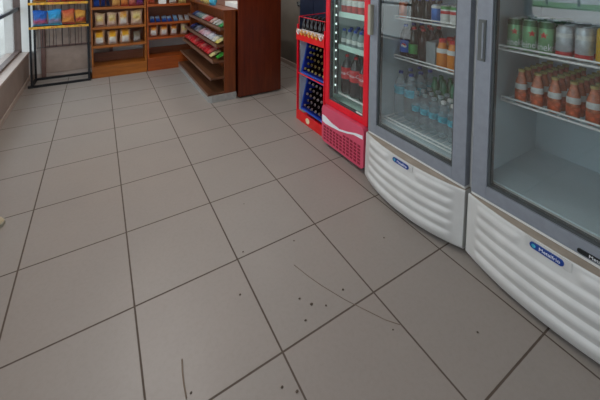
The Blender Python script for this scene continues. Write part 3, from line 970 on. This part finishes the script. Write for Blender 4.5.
# ---- pillow bags and packets
def bag_mesh(wd, h, th, n=14, flat=.06, crimp=.0, seed=0):
    """pillow bag, upright: x thickness, y width, z height from 0"""
    rnd = random.Random(seed)
    ph = [rnd.uniform(0, 6.28) for _ in range(6)]
    m = MB()
    for s in (1, -1):
        def f(u, v, s=s):
            a = max(0, 1 - abs(2 * u - 1) ** 2.6)
            vv = (v - flat) / (1 - 2 * flat)
            b = max(0, 1 - abs(2 * vv - 1) ** 2.8) if 0 <= vv <= 1 else 0
            t_ = th / 2 * (a * b) ** .6
            wr = 1 + .14 * math.sin(9 * u + ph[0] + 4 * v) * math.sin(8 * v + ph[1]) + .08 * math.sin(21 * v + ph[2] + 9 * u)
            nar = 1 - .08 * math.sin(PI * v) + .03 * math.sin(5 * v + ph[3])
            return (s * (t_ * wr + .0008), (u - .5) * wd * nar, v * h + .01 * math.sin(u * 5 + ph[4]) * (v > .9))
        m.grid(f, n, n + 4)
    return m
def make_bag(name, cat, wd, h, th, mat, seed, label_mat=None):
    o = tag(bag_mesh(wd, h, th, seed=seed).build(name, mat, None, True, weld=.0009), '-', cat)
    return o
LEAN = R(8)
def bags(name, cat, specs, y, z, group, face=0):
    """specs: (x centre, width, height, material, label); stand facing -y"""
    for i, (x, wd, h, mat, label) in enumerate(specs):
        o = make_bag(name, cat, wd, h, min(.085, wd * .55), mat, i * 7 + int(z * 100))
        o.location = (x, y, z + .007)
        o.rotation_euler = (0, -LEAN * 0, PI / 2)
        o.rotation_euler = (R(0), R(-6), PI / 2 + R(random.uniform(-8, 8)))
        tag(o, label, cat, group)

# ================================================================== WOODEN SHELVES AT THE BACK
def wood_unit(x0, x1, y0, y1, zs, label, face, base_h, top=1.75, name='snack_shelf'):
    t = thing(name, label, 'shelf', ((x0 + x1) / 2, (y0 + y1) / 2, 0), group='wooden snack shelves')
    cx, cy = (x0 + x1) / 2, (y0 + y1) / 2
    hx, hy = (x1 - x0) / 2, (y1 - y0) / 2
    MB().box(-hx, hx, -hy, hy, 0, base_h, .003).build('base_box', M[face], t)
    MB().box(-hx, hx, hy - .02, hy, base_h, .30).build('back_board', M['wood_d'], t)
    MB().box(-hx, hx, hy - .02, hy, zs[0], top).build('back_board', M['wood_d'], t)
    for s in (-1, 1):
        MB().box(*(sorted((s * hx, s * (hx - .022)))), -hy + .004, hy - .02, base_h, top).build('side_panel', M[face], t)
    for z in zs:
        s = MB().box(-hx + .022, hx - .022, -hy + .012, hy - .02, z - .02, z).build('shelf', M[face], t)
        MB().box(-hx, hx, -hy - .008, -hy + .011, z - .024, z + .012, .002).build('edge_strip', M[face], s)
    MB().box(-hx, hx, -hy, hy, top, top + .025).build('top_board', M[face], t)
    return t
wood_unit(.79, 1.512, 3.325, 3.645, (.455, .722, 1.008, 1.30), 'left wooden snack shelf, beside the black wire rack', 'wood_o', .165)
wood_unit(1.522, 2.26, 3.325, 3.645, (.512, .735, 1.02, 1.31), 'right wooden snack shelf, behind the tiered one', 'wood_r', .20)
pale = [(0, (206, 160, 140)), (.3, (236, 206, 186)), (.5, (232, 200, 80)), (.65, (240, 224, 150)), (.8, (220, 190, 140)), (1, (190, 140, 100))]
yel = [(0, (206, 176, 150)), (.18, (240, 236, 232)), (.48, (246, 240, 226)), (.6, (246, 190, 30)), (.85, (222, 150, 36)), (1, (170, 90, 30))]
org = [(0, (200, 120, 90)), (.2, (244, 236, 230)), (.5, (244, 236, 230)), (.66, (240, 160, 40)), (.85, (214, 98, 34)), (1, (150, 60, 30))]
dk = [(0, (120, 90, 70)), (.35, (190, 190, 186)), (.6, (150, 140, 120)), (1, (90, 60, 40))]
SN, SN2 = (206, 140, 96), (216, 160, 130)
mp = bag_mat(pale, .35, 22, alt=(240, 214, 200), side=SN2); my = bag_mat(yel, .14, 18, side=SN); mo = bag_mat(org, .14, 18, side=(190, 96, 56)); md = bag_mat(dk, .2, 18)
U1, U2 = 'left wooden shelf', 'right wooden shelf'
yb = 3.40
bags('snack_bag', 'snack bag', [(.905, .135, .205, mp, 'pale snack bag, upper row of the %s, leftmost' % U1), (1.055, .13, .205, mp, 'pale snack bag, upper row of the %s, second from left' % U1),
     (1.205, .135, .215, bag_mat(yel, .3, 22, alt=(220, 200, 196), side=SN2), 'yellowish snack bag, upper row of the %s, third from left' % U1), (1.385, .165, .225, bag_mat(pale, .4, 26, alt=(240, 214, 140), side=SN2), 'widest pale snack bag, upper row of the %s, rightmost' % U1)], yb, .722, 'bags in the upper row of the left shelf')
bags('snack_bag', 'snack bag', [(.895, .145, .215, my, 'bag with yellow top, lower row of the %s, leftmost' % U1), (1.06, .135, .205, my, 'bag with yellow top, lower row of the %s, second from left' % U1),
     (1.225, .145, .215, bag_mat(yel, .2, 22, side=SN), 'bag with yellow top, lower row of the %s, third from left' % U1), (1.385, .10, .175, md, 'small grey snack bag, lower row of the %s, rightmost' % U1)], yb, .455, 'bags in the lower row of the left shelf')
bags('snack_bag', 'snack bag', [(1.625, .125, .178, mo, 'bag with orange top, bottom row of the %s, leftmost' % U2), (1.775, .125, .178, mo, 'bag with orange top, bottom row of the %s, second from left' % U2),
     (1.925, .115, .172, bag_mat(org, .2, 22, side=(190, 96, 56)), 'bag with orange top, bottom row of the %s, third from left' % U2), (2.085, .12, .178, bag_mat(pale, .3, 22, alt=(230, 226, 220), side=SN2), 'pale mottled bag, bottom row of the %s, rightmost' % U2)], yb, .512, 'bags in the bottom row of the right shelf')
# row of flat blue packets on the middle board of the right unit
def packet(w_, l, h, mat, seed, name='snack_packet'):
    m = bag_mesh(w_, l, h, 10, .05, seed=seed)
    return tag(m.build(name, mat, None, True, weld=.0009), '-', 'snack packet')
LR = random.Random(3)
def lay(o, x, y, z, rz=0, tilt=90):
    """lie flat (tilt 90) or lean back"""
    o.location = (x, y, z); o.rotation_euler = (0, R(-tilt), R(rz + LR.uniform(-7, 7)))
    o.scale = (LR.uniform(.6, .95), LR.uniform(.85, 1.0), LR.uniform(.85, 1.05))
blues = [bag_mat([(0, (20, 44, 110)), (.4, (34, 84, 170)), (.6, (170, 190, 210)), (1, (24, 40, 96))], .3, 14), bag_mat([(0, (60, 100, 150)), (.5, (130, 160, 186)), (1, (40, 70, 130))], .3, 14), bag_mat([(0, (196, 176, 160)), (.5, (180, 186, 196)), (1, (150, 110, 90))], .3, 14)]
for i in range(7):
    o = packet(.074, .15, .035, blues[0 if i in (0, 1, 2, 3) else (1 if i == 4 else 2)], 40 + i)
    lay(o, 1.605 + i * .088, 3.362, .748, -90, 56)
    tag(o, '%s packet on the middle board of the %s, %s from left' % (('blue', 'blue', 'blue', 'blue', 'pale blue', 'greyish', 'greyish')[i], U2, ORD[i]), 'snack packet', 'packets on the middle board')
# things on the upper boards
z = 1.008
for i, (x, c_, nm) in enumerate(((.868, (26, 60, 130), 'blue'), (.948, (24, 38, 84), 'dark navy'), (1.015, (18, 28, 54), 'blackish'))):
    o = packet((.08, .06, .05)[i], .16, .05, bag_mat([(0, c_), (.5, tuple(min(255, int(q * 1.5)) for q in c_)), (1, c_)], .3, 12), 60 + i)
    lay(o, x, 3.365, z + .022, -90, 55)
    tag(o, '%s packet, left end of top board, %s, %s of three' % (nm, U1, ORD[i]), 'snack packet', 'dark packets on the top board')
bags('snack_bag', 'snack bag', [(1.115, .11, .17, bag_mat([(0, (206, 110, 60)), (.4, (226, 170, 90)), (1, (200, 120, 60))], .35, 18, alt=(236, 190, 110)), 'orange and cream bag beside the dark packets on the %s' % U1),
     (1.225, .10, .16, bag_mat([(0, (200, 60, 40)), (.5, (224, 140, 60)), (1, (180, 60, 30))], .3, 18), 'orange red bag on the top board of the %s' % U1),
     (1.33, .10, .16, bag_mat([(0, (176, 30, 40)), (.5, (200, 120, 100)), (1, (160, 20, 40))], .3, 18), 'dark red bag on the top board of the %s' % U1),
     (1.435, .10, .16, bag_mat([(0, (170, 60, 60)), (.4, (110, 50, 120)), (1, (90, 36, 110))], .3, 18), 'purple bag, right end of top board, %s' % U1)], 3.39, z, 'bags on the top board of the left shelf')
bags('snack_bag', 'snack bag', [(1.595, .10, .16, bag_mat([(0, (206, 120, 80)), (.5, (196, 60, 40)), (1, (170, 40, 30))], .3, 18), 'red and tan bag, left end of upper board, %s' % U2),
     (1.915, .11, .17, bag_mat(yel, .35, 20, alt=(200, 150, 90)), 'yellowish bag on the %s, right of the white box' % U2),
     (2.06, .12, .17, bag_mat([(0, (214, 190, 110)), (.5, (206, 170, 90)), (1, (180, 110, 50))], .3, 18), 'straw coloured bag, right end of upper board, %s' % U2)], 3.39, 1.02, 'bags on the upper board of the right shelf')
t = thing('white_box', 'small white box on the upper board of the right wooden shelf', 'box', (1.755, 3.40, 1.0215))
MB().box(-.055, .055, -.05, .05, 0, .12, .003).build('box', M['white'], t)
MB().box(-.056, .056, -.051, .051, .12, .135, .002).build('lid', M['white'], t)

# ---- goods on the tiered shelf
def solid(*c_, mess=.3, alt=None, scale=14):
    st = [(i / max(1, len(c_) - 1), q) for i, q in enumerate(c_)]
    return bag_mat(st, mess, scale, alt=alt)
TS = 'the tiered snack shelf'
reds = [solid((186, 14, 26), (214, 30, 40), (150, 10, 20)), solid((200, 20, 34), (226, 120, 110), (180, 14, 26)), solid((170, 12, 26), (206, 40, 50), (196, 20, 30))]
n = 11
for i in range(n):
    o = packet(.10, .15, .045, reds[i % 3], 80 + i)
    y = 3.19 - i * .120
    lay(o, 2.055, y, .506, 180 + random.uniform(-6, 6), 68)
    tag(o, 'red packet leaning on the third board of %s, %s from the back' % (TS, ORD[i]), 'snack packet', 'red packets')
o = packet(.12, .17, .05, solid((206, 190, 120), (226, 214, 150), (176, 60, 50), mess=.2), 99); lay(o, 2.05, 1.845, .506, 180, 66)
tag(o, 'red packet with pale yellow label at the near end of the red packets', 'snack packet')
o = packet(.115, .13, .05, solid((40, 150, 40), (70, 190, 60), (30, 120, 36)), 98); lay(o, 2.10, 1.735, .504, 180, 62)
tag(o, 'bright green packet at the near end of the third board of the tiered shelf', 'snack packet')
four = [((26, 30, 70), (60, 60, 120), (16, 20, 44)), ((22, 26, 60), (16, 18, 40), (34, 40, 90)), ((20, 24, 54), (150, 150, 170), (20, 24, 60)), ((150, 150, 150), (90, 80, 80), (160, 150, 150)), ((196, 120, 130), (226, 190, 196), (206, 110, 130)), ((206, 140, 160), (226, 206, 214), (196, 110, 140)),
        ((214, 200, 206), (230, 190, 200), (200, 150, 160)), ((196, 190, 196), (226, 222, 226), (190, 120, 130)), ((206, 206, 208), (186, 186, 196), (220, 220, 222)), ((200, 196, 186), (226, 220, 196), (190, 190, 190)), ((214, 196, 90), (230, 220, 150), (190, 170, 80))]
nm4 = ['navy', 'dark navy', 'navy and silver', 'grey', 'pink', 'pink and white', 'pale pink', 'white and pink', 'silver white', 'cream', 'yellow']
for i, c_ in enumerate(four):
    o = packet(.105, .14, .05, solid(*c_), 120 + i)
    lay(o, 2.095, 3.02 - i * .128, .684, 180 + random.uniform(-6, 6), 66)
    tag(o, '%s packet, fourth board of %s, %s from back' % (nm4[i], TS, ORD[i]), 'snack packet', 'packets on the fourth board')
five = [((30, 50, 110), (70, 96, 150), (20, 34, 80)), ((36, 54, 100), (150, 160, 170), (30, 44, 90)), ((60, 90, 110), (150, 170, 170), (40, 70, 90)), ((70, 110, 100), (170, 190, 180), (60, 90, 90)), ((196, 180, 176), (216, 200, 196), (190, 120, 116)), ((190, 60, 70), (206, 110, 110), (160, 36, 44)), ((176, 36, 44), (196, 70, 70), (150, 24, 34)),
        ((200, 150, 140), (216, 196, 186), (190, 110, 100)), ((196, 190, 186), (210, 200, 196), (180, 170, 166)), ((160, 170, 160), (196, 200, 190), (130, 150, 130)), ((50, 150, 80), (90, 170, 110), (40, 120, 60))]
nm5 = ['blue', 'blue and silver', 'teal and grey', 'greenish grey', 'pale rose', 'red', 'dark red', 'salmon', 'pale grey', 'grey green', 'green']
for i, c_ in enumerate(five):
    o = packet(.095, .12, .045, solid(*c_), 150 + i)
    lay(o, 2.14, 3.04 - i * .13, .876, 180 + random.uniform(-6, 6), 64)
    tag(o, '%s packet, topmost board of %s, %s from back' % (nm5[i], TS, ORD[i]), 'snack packet', 'packets on the fifth board')
t = thing('white_box', 'long flat white box on the counter, beside the tiered shelf top', 'box', (2.42, 1.91, 1.0865))
MB().box(-.07, .07, -.235, .235, 0, .045, .003).build('box', M['white'], t)
MB().box(-.072, .072, -.237, .237, .046, .058, .002).build('lid', M['white'], t)
o = make_bag('snack_bag', 'snack bag', .16, .15, .08, solid((40, 150, 190), (90, 190, 220), (30, 120, 170)), 5)
o.location = (2.215, 2.26, 1.088); o.rotation_euler = (0, R(-8), PI + R(12)); tag(o, 'turquoise bag on top of the tiered shelf, behind the white box', 'snack bag')
for i, (y, c_) in enumerate(((2.46, ((206, 190, 120), (226, 206, 110), (150, 150, 80))), (2.63, ((190, 170, 90), (214, 200, 130), (120, 140, 90))), (2.82, ((206, 180, 70), (220, 200, 120), (170, 120, 60))))):
    o = make_bag('snack_bag', 'snack bag', .14, .14, .07, solid(*c_), 6 + i)
    o.location = (2.215, y, 1.088); o.rotation_euler = (0, R(-8), PI + R(8 - 8 * i))
    tag(o, 'yellowish bag on top of the tiered shelf, %s behind the turquoise one' % ORD[i], 'snack bag', 'yellowish bags on the tiered shelf')

# ================================================================== BLACK RACK
t = thing('wire_rack', 'black steel rack with yellow shelf strips under the window corner', 'rack', (.43, 3.45, 0))
rx, ry = .43, 3.45
def P(x, y, z): return (x - rx, y - ry, z)
for x in (.115, .755):
    for y in (3.285, 3.625):
        MB().box(x - .011 - rx, x + .011 - rx, y - .011 - ry, y + .011 - ry, .03, 1.62).build('post', M['black'], t)
bb = MB()
bb.box(.075 - rx, .775 - rx, 3.262 - ry, 3.29 - ry, 0, .03)
bb.build('base_bar', M['black'], t)
MB().box(.105 - rx, .765 - rx, 3.612 - ry, 3.64 - ry, 0, .03).build('base_bar', M['black'], t)
MB().box(.098 - rx, .128 - rx, 3.29 - ry, 3.612 - ry, 0, .03).build('base_bar', M['black'], t)
MB().box(.742 - rx, .77 - rx, 3.29 - ry, 3.612 - ry, 0, .03).build('base_bar', M['black'], t)
for z in (.79, 1.108, 1.40):
    m = MB()
    for q in range(9):
        y = 3.30 + q * .04
        m.tube([P(.126, y, z), P(.744, y, z)], .003, 6)
    for x in (.13, .435, .74): m.tube([P(x, 3.30, z - .004), P(x, 3.625, z - .004)], .004, 6)
    s = m.build('shelf', M['black'], t, True)
    MB().box(.104 - rx, .766 - rx, 3.262 - ry, 3.270 - ry, z - .019, z + .012, .001).build('price_strip', M['yellow'], s)
    for q in range(4):
        mk = MB(); mk.box(.19 + q * .15 - rx, .235 + q * .15 - rx, 3.2605 - ry, 3.2618 - ry, z - .012, z + .006)
        mk.build('price_tag', [M['tagc']], s)
bg_ = MB()
for q in range(9): bg_.tube([P(.126 + q * .077, 3.632, .45), P(.126 + q * .077, 3.632, 1.6)], .0035, 6)
for z in (.455, .95, 1.45): bg_.tube([P(.115, 3.635, z), P(.755, 3.635, z)], .004, 6)
bg_.build('back_grid', M['black'], t, True)
bl = solid((20, 110, 190), (60, 160, 220), (30, 130, 210), mess=.2)
rb = 'black rack'
bl2 = bag_mat([(0, (60, 170, 220)), (.28, (200, 80, 110)), (.5, (40, 110, 200)), (1, (28, 100, 200))], .18, 12)
bl3 = bag_mat([(0, (70, 180, 210)), (.3, (150, 120, 150)), (.5, (60, 170, 220)), (1, (36, 150, 220))], .2, 12)
orb = bag_mat([(0, (200, 70, 70)), (.3, (226, 150, 60)), (.6, (216, 120, 70)), (1, (190, 60, 40))], .25, 12)
yrb = bag_mat([(0, (214, 150, 50)), (.35, (176, 40, 50)), (.6, (222, 170, 70)), (1, (200, 130, 50))], .25, 12)
bags('chip_bag', 'chip bag', [(.215, .158, .205, bl2, 'blue chip bag on lower shelf of the %s, leftmost' % rb), (.375, .158, .21, bl3, 'light blue chip bag on lower shelf of the %s' % rb),
     (.525, .158, .205, orb, 'orange red chip bag on %s, beside the light blue one' % rb), (.667, .135, .19, yrb, 'yellow and red chip bag on the lower shelf of the %s, rightmost' % rb)], 3.38, .795, 'chip bags on the lower shelf')
bags('chip_bag', 'chip bag', [(.215, .14, .20, yrb, 'yellow chip bag on the upper shelf of the %s, leftmost' % rb), (.37, .14, .20, orb, 'orange chip bag on the upper shelf of the %s, second from left' % rb),
     (.525, .14, .20, reds[0], 'red chip bag on the upper shelf of the %s, third from left' % rb), (.667, .13, .20, reds[1], 'red and pink chip bag on the upper shelf of the %s, rightmost' % rb)], 3.38, 1.113, 'chip bags on the upper shelf')

# ================================================================== FLOOR BITS
def strand(name, label, pts, r, mat='twig'):
    tag(MB().tube([(x, y, r) for x, y in pts], r, 6).build(name, M[mat], None, True), label, 'straw')
strand('straw', 'short brown straw on the nearest tile at bottom left', [(1.1417, -.8239), (1.1340, -.8700), (1.1306, -.9092), (1.1290, -.955)], .0028)
strand('thread', 'long thin thread lying across two tiles in the middle of the floor', [(1.7443, -.6805), (1.7749, -.7772), (1.8037, -.8492), (1.8566, -.96), (1.906, -1.0417), (1.9525, -1.1188), (1.9937, -1.1667)], .0014)
CR = [((1.4387, -.6905), .007, 'dark crumb on the tile left of the others, near a grout crossing'), ((1.543, -.4711), .006, 'tiny crumb beside the grout crossing left of the thread'), ((1.824, -.5472), .006, 'crumb above the far end of the thread'),
      ((1.674, -.8489), .007, 'crumb left of the thread, uppermost of the close cluster'), ((1.708, -.8994), .010, 'largest dark crumb in the cluster left of the thread'), ((1.6457, -.9447), .007, 'crumb at the lower left of the cluster'),
      ((1.7626, -.9379), .007, 'crumb at the right of the cluster, closest to the thread'), ((1.8799, -.9169), .008, 'dark crumb just right of the thread'), ((1.4424, -1.0993), .007, 'crumb at the bottom edge of the photo, left of a grout line'),
      ((1.6916, -.1223), .005, 'tiny crumb on the tile before the red cooler'), ((1.1474, -.9461), .006, 'crumb beside the lower tip of the brown straw'), ((2.2579, -1.3544), .006, 'crumb on the tile in front of the right fridge'),
      ((2.2875, -.7896), .006, 'crumb on the tile in front of the left fridge'), ((1.9516, -1.1656), .005, 'crumb by the near end of the thread'), ((1.484, -1.1379), .008, 'crumb sitting on the grout line at the bottom edge')]
for (x, y), r, lab_ in CR:
    r *= .75
    tag(MB().ball((0, 0, r * .45), r, r * .8, r * .5, 2, .18).build('crumb', M['crumb'], None, False, (x, y, 0)), lab_, 'crumb', 'crumbs on the tiles')
# toe of a cream shoe poking in at the left edge
t = thing('shoe', 'cream shoe toe poking in at the left edge of the floor', 'shoe', (.236, .428, 0), (0, 0, R(8)))
def sole_poly(s=1):
    return [(.135 * s, .0), (.125 * s, .030 * s), (.09 * s, .046 * s), (0, .040 * s), (-.10 * s, .034 * s), (-.135 * s, .018 * s), (-.135 * s, -.018 * s), (-.10 * s, -.034 * s), (0, -.040 * s), (.09 * s, -.046 * s), (.125 * s, -.030 * s)]
MB().prism(sole_poly(), 'z', 0, .022).build('sole', M['sole'], t)
u = MB()
def upf(a, b):
    th = b * PI
    x = -.132 + a * .262
    wd = .042 * (1 - abs(2 * a - 1) ** 5) ** .5 + .001
    hh = .035 + .055 * max(0, 1 - a * 1.5)
    return (x, -wd * math.cos(th), .022 + hh * math.sin(th) * (1 - a ** 8) ** .5)
u.grid(upf, 20, 12)
u.build('upper', M['shoe'], t, True)
MB().tube([(.02, -.03, .052), (.03, 0, .062), (.02, .03, .052)], .006).build('trim_band', M['shoet'], t, True)
